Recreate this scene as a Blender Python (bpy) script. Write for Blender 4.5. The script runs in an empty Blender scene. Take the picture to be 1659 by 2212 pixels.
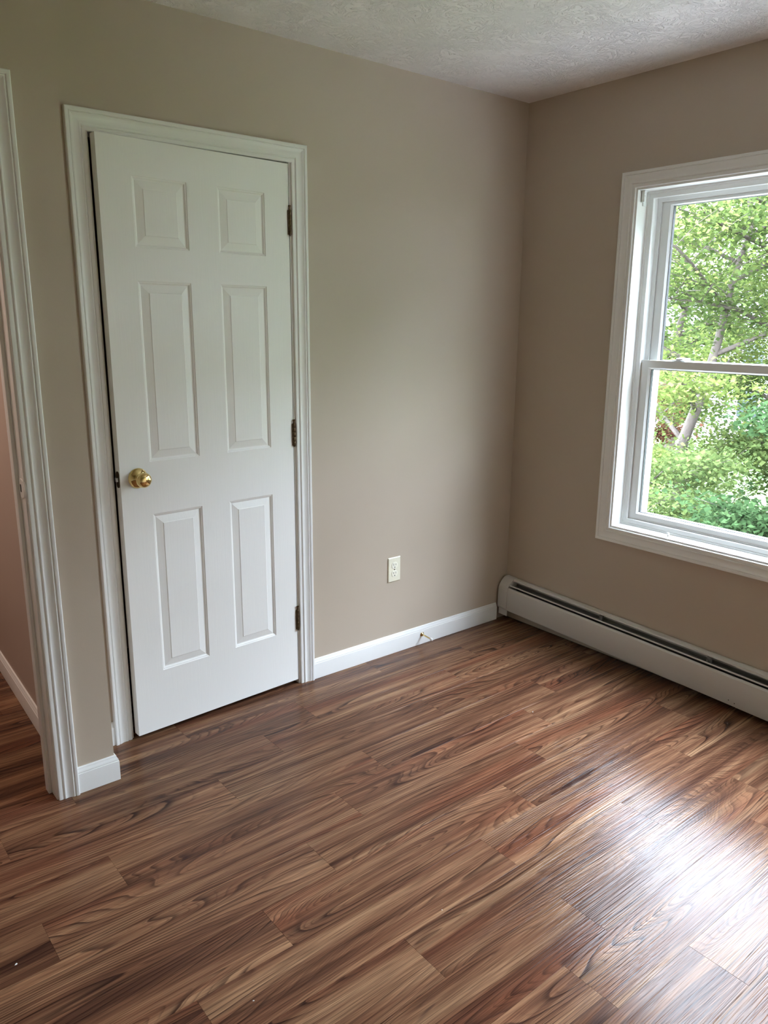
import bpy, bmesh, math, random
import numpy as np
from mathutils import Matrix, Vector

C = bpy.context.scene.collection
S = bpy.context.scene

# ------------------------------------------------------------------ camera
cam_data = bpy.data.cameras.new('camera')
cam = bpy.data.objects.new('camera', cam_data)
C.objects.link(cam)
yaw, pitch, roll = -0.6807, -0.2407, 0.0076
right = Vector((math.cos(yaw), math.sin(yaw), 0))
fwd = Vector((-math.sin(yaw) * math.cos(pitch), math.cos(yaw) * math.cos(pitch), math.sin(pitch)))
up = right.cross(fwd)
r2 = right * math.cos(roll) + up * math.sin(roll)
u2 = -right * math.sin(roll) + up * math.cos(roll)
mw = Matrix.Identity(4)
for i in range(3):
    mw[i][0], mw[i][1], mw[i][2] = r2[i], u2[i], -fwd[i]
mw.translation = Vector((-2.9134, -2.5801, 1.4968))
cam.matrix_world = mw
cam_data.sensor_fit = 'HORIZONTAL'
cam_data.sensor_width = 36.0
cam_data.lens = 1675.5 / 1659 * 36
cam_data.clip_start = 0.02
cam_data.clip_end = 300
S.camera = cam

# ------------------------------------------------------------------ sky, lights, exposure
SKY = 64.0      # zenith radiance of the overcast sky
w = bpy.data.worlds.new('overcast_sky')
S.world = w
w.use_nodes = True
bg = w.node_tree.nodes['Background']
bg.inputs[0].default_value = (0.80, 0.905, 1.09, 1)
# overcast sky, brighter towards the zenith
_nt = w.node_tree
_tc = _nt.nodes.new('ShaderNodeTexCoord'); _sx = _nt.nodes.new('ShaderNodeSeparateXYZ')
_nt.links.new(_tc.outputs['Generated'], _sx.inputs[0])
_mr = _nt.nodes.new('ShaderNodeMapRange')
_mr.inputs['From Min'].default_value = 0.0; _mr.inputs['From Max'].default_value = 1.0
_mr.inputs['To Min'].default_value = SKY * 0.45; _mr.inputs['To Max'].default_value = SKY
_nt.links.new(_sx.outputs[2], _mr.inputs[0]); _nt.links.new(_mr.outputs[0], bg.inputs[1])

def area_light(name, loc, rot, sx, sy, power, color, portal=False):
    l = bpy.data.lights.new(name, 'AREA')
    l.shape = 'RECTANGLE'; l.size = sx; l.size_y = sy
    l.energy = power; l.color = color
    o = bpy.data.objects.new(name, l); C.objects.link(o)
    o.location = loc; o.rotation_euler = rot
    if portal:
        l.cycles.is_portal = True
    return o
# sampling portal in the window opening (emits nothing itself)
area_light('window_portal', (0.19, -1.1735, 1.3195), (0, math.radians(90), 0), 1.46, 1.16, 1.0, (1, 1, 1), True)
area_light('window_portal_twin', (0.19, -2.72, 1.3195), (0, math.radians(90), 0), 1.46, 1.42, 1.0, (1, 1, 1), True)  # portal for the added, unseen window
# unseen fill light added under the hall ceiling to brighten the hall
area_light('hall_lamp', (-2.95, 0.8, 2.38), (0, 0, 0), 0.3, 0.3, 19.0, (1.0, 0.80, 0.70))

S.view_settings.view_transform = 'Standard'
S.view_settings.look = 'None'
S.view_settings.gamma = 1.0
S.view_settings.use_curve_mapping = False
S.view_settings.exposure = 0.0
S.cycles.use_denoising = True
try:
    S.cycles.denoiser = 'OPENIMAGEDENOISE'
except Exception:
    pass
S.cycles.max_bounces = 12
S.cycles.diffuse_bounces = 8
S.cycles.glossy_bounces = 5
S.cycles.transmission_bounces = 6
S.cycles.transparent_max_bounces = 24
S.cycles.sample_clamp_indirect = 8.0
S.cycles.caustics_reflective = False
S.cycles.caustics_refractive = False

# ------------------------------------------------------------------ helpers
def link(o, parent=None):
    C.objects.link(o)
    if parent is not None:
        o.parent = parent
    return o

def mobj(name, verts, faces, mat, parent=None, smooth=False, kind=None, bevel=0.0, sharp=35):
    me = bpy.data.meshes.new(name)
    me.from_pydata([tuple(v) for v in verts], [], [tuple(f) for f in faces])
    bm = bmesh.new(); bm.from_mesh(me)
    bmesh.ops.recalc_face_normals(bm, faces=bm.faces)
    if bevel > 0:
        bmesh.ops.bevel(bm, geom=list(bm.edges), offset=bevel, segments=2, profile=0.6, affect='EDGES', clamp_overlap=True)
    bm.to_mesh(me); bm.free()
    if smooth:
        me.polygons.foreach_set('use_smooth', [True] * len(me.polygons))
        if sharp:
            try:
                me.set_sharp_from_angle(angle=math.radians(sharp))
            except Exception:
                pass
    me.materials.append(mat)
    o = bpy.data.objects.new(name, me)
    if kind:
        o['kind'] = kind
    return link(o, parent)

BF = [(0, 3, 2, 1), (4, 5, 6, 7), (0, 1, 5, 4), (1, 2, 6, 5), (2, 3, 7, 6), (3, 0, 4, 7)]
def bv(x0, x1, y0, y1, z0, z1):
    return [(x0, y0, z0), (x1, y0, z0), (x1, y1, z0), (x0, y1, z0), (x0, y0, z1), (x1, y0, z1), (x1, y1, z1), (x0, y1, z1)]
def boxes(name, bl, mat, parent=None, kind=None, bevel=0.0):
    V, F = [], []
    for b in bl:
        n = len(V)
        V += bv(*b); F += [tuple(i + n for i in f) for f in BF]
    return mobj(name, V, F, mat, parent, kind=kind, bevel=bevel, smooth=bevel > 0)

def empty(name, loc=(0, 0, 0), kind=None, label=None, cat=None, group=None):
    o = bpy.data.objects.new(name, None)
    C.objects.link(o); o.location = loc
    o.empty_display_size = 0.05
    return tag(o, label, cat, group, kind)
def tag(o, label=None, cat=None, group=None, kind=None):
    if kind: o['kind'] = kind
    if label: o['label'] = label
    if cat: o['category'] = cat
    if group: o['group'] = group
    return o

def sweep(name, path, prof, to3d, mat, parent=None, closed=False, side=1, kind=None, smooth=True, sharp=28):
    """path: 2D corner points; prof: (t outwards, h proud) closed loop; mitred corners.
    side=1: outwards is left of travel."""
    n = len(path); V = []; F = []
    P = [Vector(p) for p in path]
    for i in range(n):
        if closed or 0 < i < n - 1:
            a = (P[i] - P[i - 1]).normalized(); b = (P[(i + 1) % n] - P[i]).normalized()
        elif i == 0:
            a = b = (P[1] - P[0]).normalized()
        else:
            a = b = (P[-1] - P[-2]).normalized()
        na = Vector((-a.y, a.x)) * side; nb = Vector((-b.y, b.x)) * side
        m = (na + nb); m = m / (m.dot(na)) if m.length > 1e-6 else na
        for t, h in prof:
            q = P[i] + m * t
            V.append(to3d(q.x, q.y, h))
    k = len(prof)
    segs = n if closed else n - 1
    for i in range(segs):
        a, b = i * k, ((i + 1) % n) * k
        for j in range(k):
            F.append((a + j, a + (j + 1) % k, b + (j + 1) % k, b + j))
    if not closed:
        F.append(tuple(range(k))); F.append(tuple(range((n - 1) * k, n * k)))
    return mobj(name, V, F, mat, parent, smooth=smooth, kind=kind, sharp=sharp)

def lathe(name, prof, mat, parent=None, axis='y', centre=(0, 0, 0), n=32, smooth=True, sharp=40):
    """prof: list of (r, d along -axis)"""
    V = []; F = []
    for r, d in prof:
        for i in range(n):
            a = 2 * math.pi * i / n
            c, s = r * math.cos(a), r * math.sin(a)
            if axis == 'y': p = (c, -d, s)
            elif axis == 'z': p = (c, s, d)
            else: p = (-d, c, s)
            V.append((p[0] + centre[0], p[1] + centre[1], p[2] + centre[2]))
    for j in range(len(prof) - 1):
        for i in range(n):
            F.append((j * n + i, j * n + (i + 1) % n, (j + 1) * n + (i + 1) % n, (j + 1) * n + i))
    F.append(tuple(range(n))); F.append(tuple(range((len(prof) - 1) * n, len(prof) * n)))
    return mobj(name, V, F, mat, parent, smooth=smooth, sharp=sharp)

# ------------------------------------------------------------------ materials
def mat(name):
    m = bpy.data.materials.new(name); m.use_nodes = True
    nt = m.node_tree
    return m, nt, nt.nodes['Principled BSDF']
def node(nt, t, **kw):
    n = nt.nodes.new(t)
    for k, v in kw.items():
        if k.startswith('i_'):
            n.inputs[k[2:].replace('_', ' ')].default_value = v
        else:
            setattr(n, k, v)
    return n
def noise_bump(nt, bs, scale, strength, dist, detail=4.0, coord='Object', rough=0.55, prev=None):
    tc = node(nt, 'ShaderNodeTexCoord')
    no = node(nt, 'ShaderNodeTexNoise'); no.inputs['Scale'].default_value = scale
    no.inputs['Detail'].default_value = detail; no.inputs['Roughness'].default_value = rough
    nt.links.new(tc.outputs[coord], no.inputs['Vector'])
    bu = node(nt, 'ShaderNodeBump'); bu.inputs['Strength'].default_value = strength; bu.inputs['Distance'].default_value = dist
    nt.links.new(no.outputs[0], bu.inputs['Height'])
    if prev is not None: nt.links.new(prev.outputs[0], bu.inputs['Normal'])
    nt.links.new(bu.outputs[0], bs.inputs['Normal'])
    return no, bu

def simple(name, col, rough=0.5, metal=0.0, bump=None, spec=0.5):
    m, nt, bs = mat(name)
    bs.inputs['Base Color'].default_value = (*col, 1)
    bs.inputs['Roughness'].default_value = rough
    bs.inputs['Metallic'].default_value = metal
    bs.inputs['Specular IOR Level'].default_value = spec
    if bump: noise_bump(nt, bs, *bump)
    return m

M = {}
# wall paint: warm beige eggshell with roller stipple
def paint(name, col, rough=0.45):
    m, nt, bs = mat(name)
    bs.inputs['Roughness'].default_value = rough
    bs.inputs['Specular IOR Level'].default_value = 0.35
    no, bu = noise_bump(nt, bs, 260, 0.22, 0.0006, 3.0)
    tc = node(nt, 'ShaderNodeTexCoord')
    n2 = node(nt, 'ShaderNodeTexNoise'); n2.inputs['Scale'].default_value = 1.7; n2.inputs['Detail'].default_value = 3
    nt.links.new(tc.outputs['Object'], n2.inputs['Vector'])
    mx = node(nt, 'ShaderNodeMix', data_type='RGBA')
    mx.inputs['A'].default_value = (col[0] * .97, col[1] * .97, col[2] * .97, 1)
    mx.inputs['B'].default_value = (col[0] * 1.03, col[1] * 1.03, col[2] * 1.03, 1)
    nt.links.new(n2.outputs[0], mx.inputs['Factor'])
    nt.links.new(mx.outputs['Result'], bs.inputs['Base Color'])
    return m
M['wall'] = paint('beige_wall_paint', (0.480, 0.405, 0.322))
M['hallwall'] = paint('hall_wall_paint', (0.46, 0.37, 0.31))
M['trim'] = simple('white_trim_paint', (0.82, 0.815, 0.79), 0.33, bump=(45, 0.10, 0.0012, 4.0))
# door skin: faint embossed wood grain
def door_mat():
    m, nt, bs = mat('white_door_paint')
    bs.inputs['Base Color'].default_value = (0.87, 0.86, 0.83, 1)
    bs.inputs['Roughness'].default_value = 0.42
    tc = node(nt, 'ShaderNodeTexCoord'); mp = node(nt, 'ShaderNodeMapping')
    mp.inputs['Scale'].default_value = (170, 170, 9)
    nt.links.new(tc.outputs['Object'], mp.inputs['Vector'])
    no = node(nt, 'ShaderNodeTexNoise'); no.inputs['Scale'].default_value = 1.0; no.inputs['Detail'].default_value = 5
    nt.links.new(mp.outputs[0], no.inputs['Vector'])
    bu = node(nt, 'ShaderNodeBump'); bu.inputs['Strength'].default_value = 0.35; bu.inputs['Distance'].default_value = 0.0006
    nt.links.new(no.outputs[0], bu.inputs['Height']); nt.links.new(bu.outputs[0], bs.inputs['Normal'])
    return m
M['door'] = door_mat()
M['vinyl'] = simple('white_window_vinyl', (0.83, 0.84, 0.83), 0.28)
M['gasket'] = simple('dark_gasket', (0.03, 0.03, 0.032), 0.5)
M['brass'] = simple('polished_brass', (0.78, 0.60, 0.27), 0.10, 1.0)
M['bronze'] = simple('antique_bronze', (0.10, 0.065, 0.035), 0.38, 0.85, bump=(90, 0.3, 0.0006))
M['steel'] = simple('dull_steel', (0.45, 0.44, 0.41), 0.35, 0.9)
M['ivory'] = simple('ivory_plastic', (0.80, 0.76, 0.60), 0.32)
M['ivory_light'] = simple('light_ivory_plastic', (0.86, 0.82, 0.68), 0.32)
M['slot'] = simple('dark_slot', (0.012, 0.011, 0.010), 0.7)
M['rubber'] = simple('white_rubber', (0.85, 0.84, 0.82), 0.45)
M['heater'] = simple('heater_enamel', (0.60, 0.58, 0.545), 0.40, bump=(160, 0.08, 0.0006))
M['heater_in'] = simple('heater_inner_steel', (0.20, 0.20, 0.19), 0.6, 0.2)
M['dark'] = simple('dark_void', (0.02, 0.018, 0.016), 0.9)
M['plastic'] = simple('clear_white_plastic', (0.80, 0.82, 0.81), 0.35)

# ceiling: white stomp / knockdown texture
def ceil_mat():
    m, nt, bs = mat('stippled_ceiling')
    bs.inputs['Base Color'].default_value = (0.89, 0.855, 0.83, 1)
    bs.inputs['Roughness'].default_value = 0.9
    tc = node(nt, 'ShaderNodeTexCoord')
    wn = node(nt, 'ShaderNodeTexNoise'); wn.inputs['Scale'].default_value = 5; wn.inputs['Detail'].default_value = 2
    nt.links.new(tc.outputs['Object'], wn.inputs['Vector'])
    add = node(nt, 'ShaderNodeMixRGB'); add.blend_type = 'LINEAR_LIGHT'; add.inputs[0].default_value = 0.25
    nt.links.new(tc.outputs['Object'], add.inputs[1]); nt.links.new(wn.outputs['Color'], add.inputs[2])
    n1 = node(nt, 'ShaderNodeTexNoise'); n1.inputs['Scale'].default_value = 42; n1.inputs['Detail'].default_value = 3; n1.inputs['Distortion'].default_value = 1.6
    nt.links.new(add.outputs[0], n1.inputs['Vector'])
    r1 = node(nt, 'ShaderNodeMapRange'); r1.inputs['From Min'].default_value = 0.50; r1.inputs['From Max'].default_value = 0.60
    nt.links.new(n1.outputs[0], r1.inputs[0])
    n2 = node(nt, 'ShaderNodeTexNoise'); n2.inputs['Scale'].default_value = 4.5; n2.inputs['Detail'].default_value = 2
    nt.links.new(tc.outputs['Object'], n2.inputs['Vector'])
    r2_ = node(nt, 'ShaderNodeMapRange'); r2_.inputs['From Min'].default_value = 0.22; r2_.inputs['From Max'].default_value = 0.52
    nt.links.new(n2.outputs[0], r2_.inputs[0])
    mu = node(nt, 'ShaderNodeMath', operation='MULTIPLY')
    nt.links.new(r1.outputs[0], mu.inputs[0]); nt.links.new(r2_.outputs[0], mu.inputs[1])
    n3 = node(nt, 'ShaderNodeTexNoise'); n3.inputs['Scale'].default_value = 120; n3.inputs['Detail'].default_value = 2
    nt.links.new(tc.outputs['Object'], n3.inputs['Vector'])
    ma = node(nt, 'ShaderNodeMath', operation='MULTIPLY_ADD'); ma.inputs[1].default_value = 0.22
    nt.links.new(n3.outputs[0], ma.inputs[0]); nt.links.new(mu.outputs[0], ma.inputs[2])
    bu = node(nt, 'ShaderNodeBump'); bu.inputs['Strength'].default_value = 0.9; bu.inputs['Distance'].default_value = 0.0045
    nt.links.new(ma.outputs[0], bu.inputs['Height']); nt.links.new(bu.outputs[0], bs.inputs['Normal'])
    return m
M['ceiling'] = ceil_mat()

# vinyl plank: rosewood look with cathedral figure and embossed grain
def wood_mat():
    m, nt, bs = mat('rosewood_vinyl_plank')
    L = nt.links.new
    tc = node(nt, 'ShaderNodeTexCoord'); oi = node(nt, 'ShaderNodeObjectInfo')
    sd = node(nt, 'ShaderNodeMath', operation='MULTIPLY'); sd.inputs[1].default_value = 37.0
    L(oi.outputs['Random'], sd.inputs[0])
    off = node(nt, 'ShaderNodeCombineXYZ'); L(sd.outputs[0], off.inputs[0])
    s2 = node(nt, 'ShaderNodeMath', operation='MULTIPLY'); s2.inputs[1].default_value = 91.0; L(oi.outputs['Random'], s2.inputs[0])
    L(s2.outputs[0], off.inputs[2])
    va = node(nt, 'ShaderNodeVectorMath', operation='ADD'); L(tc.outputs['Object'], va.inputs[0]); L(off.outputs[0], va.inputs[1])
    def mapped(sx, sy, sz=1.0):
        mp = node(nt, 'ShaderNodeMapping'); mp.inputs['Scale'].default_value = (sx, sy, sz)
        L(va.outputs[0], mp.inputs['Vector']); return mp.outputs[0]
    def noise(vec, detail=2.0, rough=0.5, dist=0.0):
        n = node(nt, 'ShaderNodeTexNoise'); n.inputs['Scale'].default_value = 1.0
        n.inputs['Detail'].default_value = detail; n.inputs['Roughness'].default_value = rough; n.inputs['Distortion'].default_value = dist
        L(vec, n.inputs['Vector']); return n.outputs[0]
    def math_(op, a, b=None, c=None):
        n = node(nt, 'ShaderNodeMath', operation=op)
        for i, v in enumerate((a, b, c)):
            if v is None: continue
            if isinstance(v, (int, float)): n.inputs[i].default_value = v
            else: L(v, n.inputs[i])
        return n.outputs[0]
    def ramp(f, stops):
        n = node(nt, 'ShaderNodeValToRGB'); cr = n.color_ramp
        while len(cr.elements) < len(stops): cr.elements.new(0.5)
        for e, (p, c) in zip(cr.elements, stops):
            e.position = p; e.color = (*c, 1) if len(c) == 3 else c
        L(f, n.inputs[0]); return n.outputs[0]
    def mix(f, a, b, blend='MIX'):
        n = node(nt, 'ShaderNodeMix', data_type='RGBA', blend_type=blend)
        for k, v in (('Factor', f), ('A', a), ('B', b)):
            if isinstance(v, (int, float)): n.inputs[k].default_value = v
            elif isinstance(v, tuple): n.inputs[k].default_value = (*v, 1)
            else: L(v, n.inputs[k])
        return n.outputs['Result']
    # figure field: contours of a long, narrow noise -> cathedral loops, plus straight drift
    sep = node(nt, 'ShaderNodeSeparateXYZ'); L(va.outputs[0], sep.inputs[0])
    fig = noise(mapped(0.80, 7.0), 1.2, 0.4, 0.15)
    wob = noise(mapped(2.2, 26), 2.2, 0.5)
    field = math_('ADD', math_('MULTIPLY', fig, 22.0), math_('MULTIPLY', sep.outputs[1], 52.0))
    field = math_('ADD', field, math_('MULTIPLY', wob, 0.6))
    ph = math_('FRACT', field)
    ring = ramp(ph, [(0.0, (0, 0, 0)), (0.40, (0.10, 0.10, 0.10)), (0.72, (0.42, 0.42, 0.42)), (0.90, (1, 1, 1)), (0.955, (0.95, 0.95, 0.95)), (1.0, (0, 0, 0))])
    ph2 = math_('FRACT', math_('MULTIPLY_ADD', field, 3.37, 0.21))
    ring2 = ramp(ph2, [(0.0, (0, 0, 0)), (0.50, (0.05, 0.05, 0.05)), (0.86, (1, 1, 1)), (1.0, (0, 0, 0))])
    g1 = ramp(noise(mapped(1.3, 13), 2.0), [(0.36, (0.30, 0.30, 0.30)), (0.60, (1, 1, 1))])
    g2 = ramp(noise(mapped(1.0, 18), 2.0), [(0.36, (0.15, 0.15, 0.15)), (0.62, (0.85, 0.85, 0.85))])
    lines = math_('MAXIMUM', math_('MULTIPLY', ring, g1), math_('MULTIPLY', ring2, g2))
    # base tone zones
    zone = noise(mapped(0.9, 22), 4.0, 0.62)
    base = ramp(zone, [(0.34, (0.100, 0.043, 0.025)), (0.46, (0.195, 0.090, 0.048)), (0.56, (0.300, 0.155, 0.082)), (0.68, (0.42, 0.240, 0.130))])
    red = ramp(noise(mapped(1.1, 8), 2.0), [(0.50, (0, 0, 0)), (0.68, (1, 1, 1))])
    base = mix(math_('MULTIPLY', red, 0.55), base, (0.24, 0.080, 0.040))
    # per plank tone
    tone = math_('MULTIPLY_ADD', oi.outputs['Random'], 0.20, 0.60)
    hsv = node(nt, 'ShaderNodeHueSaturation'); hsv.inputs['Hue'].default_value = 0.5
    L(base, hsv.inputs['Color']); L(tone, hsv.inputs['Value'])
    col = mix(math_('MULTIPLY', lines, 0.94), hsv.outputs[0], (0.026, 0.011, 0.008))
    # fine fibres
    fib = noise(mapped(9, 420), 2.0, 0.6)
    fibc = ramp(fib, [(0.32, (0.66, 0.66, 0.66)), (0.60, (1.18, 1.18, 1.18))])
    col = mix(1.0, col, fibc, 'MULTIPLY')
    # ink spots / knots
    kn = ramp(noise(mapped(3.2, 17), 2.0, 0.5, 0.6), [(0.70, (0, 0, 0)), (0.78, (1, 1, 1))])
    col = mix(math_('MULTIPLY', kn, 0.75), col, (0.022, 0.013, 0.012))
    L(col, bs.inputs['Base Color'])
    # embossing follows lines and fibres
    emb = noise(mapped(4.0, 210), 2.0, 0.6)
    h = math_('SUBTRACT', math_('MULTIPLY', emb, 1.0), math_('MULTIPLY', lines, 0.10))
    b1 = node(nt, 'ShaderNodeBump'); b1.inputs['Strength'].default_value = 0.8; b1.inputs['Distance'].default_value = 0.0013
    L(h, b1.inputs['Height'])
    L(b1.outputs[0], bs.inputs['Normal'])
    rg = math_('MULTIPLY_ADD', noise(mapped(2, 60), 3.0), 0.10, 0.12)
    L(rg, bs.inputs['Roughness'])
    bs.inputs['IOR'].default_value = 1.23
    return m
M['wood'] = wood_mat()

def glass_mat():
    m = bpy.data.materials.new('window_glass'); m.use_nodes = True
    nt = m.node_tree; nt.nodes.clear()
    out = node(nt, 'ShaderNodeOutputMaterial')
    tr = node(nt, 'ShaderNodeBsdfTransparent'); tr.inputs[0].default_value = (0.93, 0.945, 0.94, 1)
    gl = node(nt, 'ShaderNodeBsdfGlossy'); gl.inputs['Roughness'].default_value = 0.0
    fr = node(nt, 'ShaderNodeFresnel'); fr.inputs['IOR'].default_value = 1.5
    mx = node(nt, 'ShaderNodeMixShader')
    # the far face of the thin pane must not act as glass-to-air (no refraction happens here)
    ge = node(nt, 'ShaderNodeNewGeometry'); ff = node(nt, 'ShaderNodeMath', operation='SUBTRACT'); ff.inputs[0].default_value = 1.0
    nt.links.new(ge.outputs['Backfacing'], ff.inputs[1])
    mu = node(nt, 'ShaderNodeMath', operation='MULTIPLY')
    nt.links.new(fr.outputs[0], mu.inputs[0]); nt.links.new(ff.outputs[0], mu.inputs[1])
    nt.links.new(mu.outputs[0], mx.inputs[0]); nt.links.new(tr.outputs[0], mx.inputs[1]); nt.links.new(gl.outputs[0], mx.inputs[2])
    nt.links.new(mx.outputs[0], out.inputs[0])
    return m
M['glass'] = glass_mat()

LEAF = 0.60
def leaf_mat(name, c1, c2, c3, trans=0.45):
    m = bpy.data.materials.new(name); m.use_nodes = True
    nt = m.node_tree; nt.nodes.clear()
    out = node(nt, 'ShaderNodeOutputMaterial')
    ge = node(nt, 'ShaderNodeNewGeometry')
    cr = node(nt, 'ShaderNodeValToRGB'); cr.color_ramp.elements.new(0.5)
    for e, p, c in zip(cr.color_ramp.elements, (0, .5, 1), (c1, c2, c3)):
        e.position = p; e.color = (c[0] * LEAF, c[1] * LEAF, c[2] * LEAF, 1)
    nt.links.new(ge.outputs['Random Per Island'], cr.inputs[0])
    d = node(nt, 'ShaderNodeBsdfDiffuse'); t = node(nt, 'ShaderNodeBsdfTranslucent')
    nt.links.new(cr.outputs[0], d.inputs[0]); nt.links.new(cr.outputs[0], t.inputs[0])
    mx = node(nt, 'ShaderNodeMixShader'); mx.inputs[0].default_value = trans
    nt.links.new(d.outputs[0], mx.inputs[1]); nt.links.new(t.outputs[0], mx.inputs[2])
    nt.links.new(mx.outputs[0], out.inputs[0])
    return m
M['leaf_yg'] = leaf_mat('yellow_green_leaf', (0.12, 0.17, 0.045), (0.20, 0.26, 0.07), (0.29, 0.32, 0.10))
M['leaf_g'] = leaf_mat('fresh_green_leaf', (0.085, 0.125, 0.042), (0.125, 0.175, 0.055), (0.19, 0.235, 0.080))
M['leaf_teal'] = leaf_mat('blue_green_leaf', (0.034, 0.064, 0.024), (0.046, 0.088, 0.034), (0.07, 0.118, 0.046))
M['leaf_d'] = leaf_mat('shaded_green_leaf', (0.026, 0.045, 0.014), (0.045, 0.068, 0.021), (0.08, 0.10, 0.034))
M['leaf_red'] = leaf_mat('coral_red_leaf', (0.26, 0.08, 0.07), (0.32, 0.14, 0.09), (0.30, 0.21, 0.10))
M['bark'] = simple('grey_brown_bark', (0.085, 0.065, 0.055), 0.9, bump=(14, 0.8, 0.03))
M['grass'] = simple('lawn_grass', (0.09, 0.14, 0.045), 0.95, bump=(20, 0.6, 0.05))
M['drive'] = simple('pale_gravel_drive', (0.64, 0.62, 0.59), 0.9, bump=(30, 0.6, 0.02))  # pale so that the added strip bounces skylight up to the ceiling
M['siding'] = simple('white_house_siding', (0.42, 0.42, 0.44), 0.7)
M['siding_pink'] = simple('pinkish_house_siding', (0.36, 0.25, 0.24), 0.7)
M['roof'] = simple('grey_shingle_roof', (0.10, 0.10, 0.11), 0.9, bump=(18, 0.6, 0.02))
M['pane'] = simple('dark_far_pane', (0.03, 0.035, 0.045), 0.1)
M['ext'] = simple('exterior_siding', (0.26, 0.26, 0.28), 0.7)

# ------------------------------------------------------------------ room shell
H = 2.458
XW = -2.152            # closet side corner
YC = -0.2211           # entry wall face
XJ = -2.342            # hall door jamb, visible side
ZD = 2.060             # rough head height of both doors
DL, DR = -2.0030, -1.2820   # closet opening
RX0, RY0 = -3.62, -3.55     # far sides of the room
WY0, WY1 = -1.7405, -0.6065  # window opening
WZ0, WZ1 = 0.6165, 2.0225
VY0, VY1 = -3.42, -2.02       # unseen second opening, added right of frame to let in more light

st = 'structure'
boxes('wall_back', [(XW, DL - .018, 0, .115, 0, H), (DR + .018, 0, 0, .115, 0, H), (DL - .018, DR + .018, 0, .115, ZD + .012, H)], M['wall'], kind=st)
boxes('wall_right', [(0, .15, WY1 + .015, .90, 0, H), (0, .15, VY1 + .015, WY0 - .015, 0, H), (0, .15, RY0, VY0 - .015, 0, H)] + [(0, .15, a_ - .015, b_ + .015, z0_, z1_) for a_, b_ in ((WY0, WY1), (VY0, VY1)) for z0_, z1_ in ((0, WZ0 - .015), (WZ1 + .015, H))], M['wall'], kind=st)
# entry wall with the closet's side wall behind it (one L of plaster)
def entry_wall():
    V = [(XJ + .018, YC, 0), (XW, YC, 0), (XW, -.105, 0), (XJ + .018, -.105, 0)]
    V += [(x, y, H) for x, y, z in V]
    F = list(BF)
    n = 8
    V += bv(-3.14, XJ + .018, YC, -.105, ZD + .018, H); F += [tuple(i + n for i in f) for f in BF]; n += 8
    V += bv(RX0, -3.14, YC, -.105, 0, H); F += [tuple(i + n for i in f) for f in BF]; n += 8
    return mobj('wall_entry', V, F, M['wall'], kind=st)
entry_wall()
def hall_side():
    a = [(-2.268, -.105), (XW, -.105), (XW, 1.75), (-2.207, 1.75)]
    V = [(x, y, 0) for x, y in a] + [(x, y, H) for x, y in a]
    return mobj('wall_hall_side', V, BF, M['hallwall'], kind=st)
hall_side()
boxes('wall_hall_end', [(RX0, XW, 1.75, 1.85, 0, H)], M['hallwall'], kind=st)
boxes('wall_hall_left', [(RX0 - .1, RX0, -.105, 1.85, 0, H)], M['hallwall'], kind=st)
boxes('wall_left', [(RX0 - .1, RX0, RY0, -.105, 0, H)], M['wall'], kind=st)
boxes('wall_front', [(RX0 - .1, .15, RY0 - .1, RY0, 0, H)], M['wall'], kind=st)
boxes('wall_closet_end', [(XW, 0, .80, .90, 0, H)], M['wall'], kind=st)
boxes('ceiling', [(RX0 - .1, .15, RY0 - .1, 1.85, H, H + .12)], M['ceiling'], kind=st)

# ------------------------------------------------------------------ floor of separate planks
floor = boxes('floor', [(RX0 - .1, .15, RY0 - .1, 1.85, -.06, -.0035)], M['dark'], kind=st)
PL, PW = 0.914, 0.1525
joints = {-1: -1.848, 0: -1.387, 1: -1.620, 2: -1.886, 3: -1.397, 4: -1.621, 5: -1.833, 6: -1.158, 7: -1.4155, 8: -1.844, 9: -1.423, 10: -1.598}
def plank_mesh(length):
    g = .00012; c = .00035; t = .0035
    x0, x1, y0, y1 = g, length - g, g, PW - g
    V = [(x0, y0, -t), (x1, y0, -t), (x1, y1, -t), (x0, y1, -t),
         (x0, y0, -c * .8), (x1, y0, -c * .8), (x1, y1, -c * .8), (x0, y1, -c * .8),
         (x0 + c, y0 + c, 0), (x1 - c, y0 + c, 0), (x1 - c, y1 - c, 0), (x0 + c, y1 - c, 0)]
    F = [(0, 1, 5, 4), (1, 2, 6, 5), (2, 3, 7, 6), (3, 0, 4, 7), (4, 5, 9, 8), (5, 6, 10, 9), (6, 7, 11, 10), (7, 4, 8, 11), (8, 9, 10, 11)]
    me = bpy.data.meshes.new('plank'); me.from_pydata(V, [], F); me.update()
    me.materials.append(M['wood'])
    return me
full = plank_mesh(PL)
rng = random.Random(5)
XMIN, XMAX = RX0, -0.004
row = -12
while True:
    ytop = -.13 - PW * row          # row spans ytop .. ytop-PW
    ybot = ytop - PW
    if ybot < RY0 - .02: break
    if row in joints: j = joints[row]
    else: j = -1.2 - ((row * 5) % 9) * .1 - rng.random() * .05
    xr_lim = XMAX
    if ybot > 0.0: xr_lim = XMAX
    k0 = math.floor((XMIN - j) / PL)
    k = k0
    while True:
        xa = j + k * PL; xb = xa + PL
        if xa >= xr_lim - .01: break
        a, b = max(xa, XMIN), min(xb, xr_lim)
        if b - a > .01 and (ybot < 1.74 or row >= 0):
            vis = ybot < 1.75
            # leave out planks wholly inside the hidden closet end
            if vis and not (ybot > .16 and a > XW):
                me = full if (b - a) > PL - 1e-4 else plank_mesh(b - a)
                o = bpy.data.objects.new('plank', me)
                o.location = (a, ybot, 0)
                link(o, floor)
        k += 1
    row += 1

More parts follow.
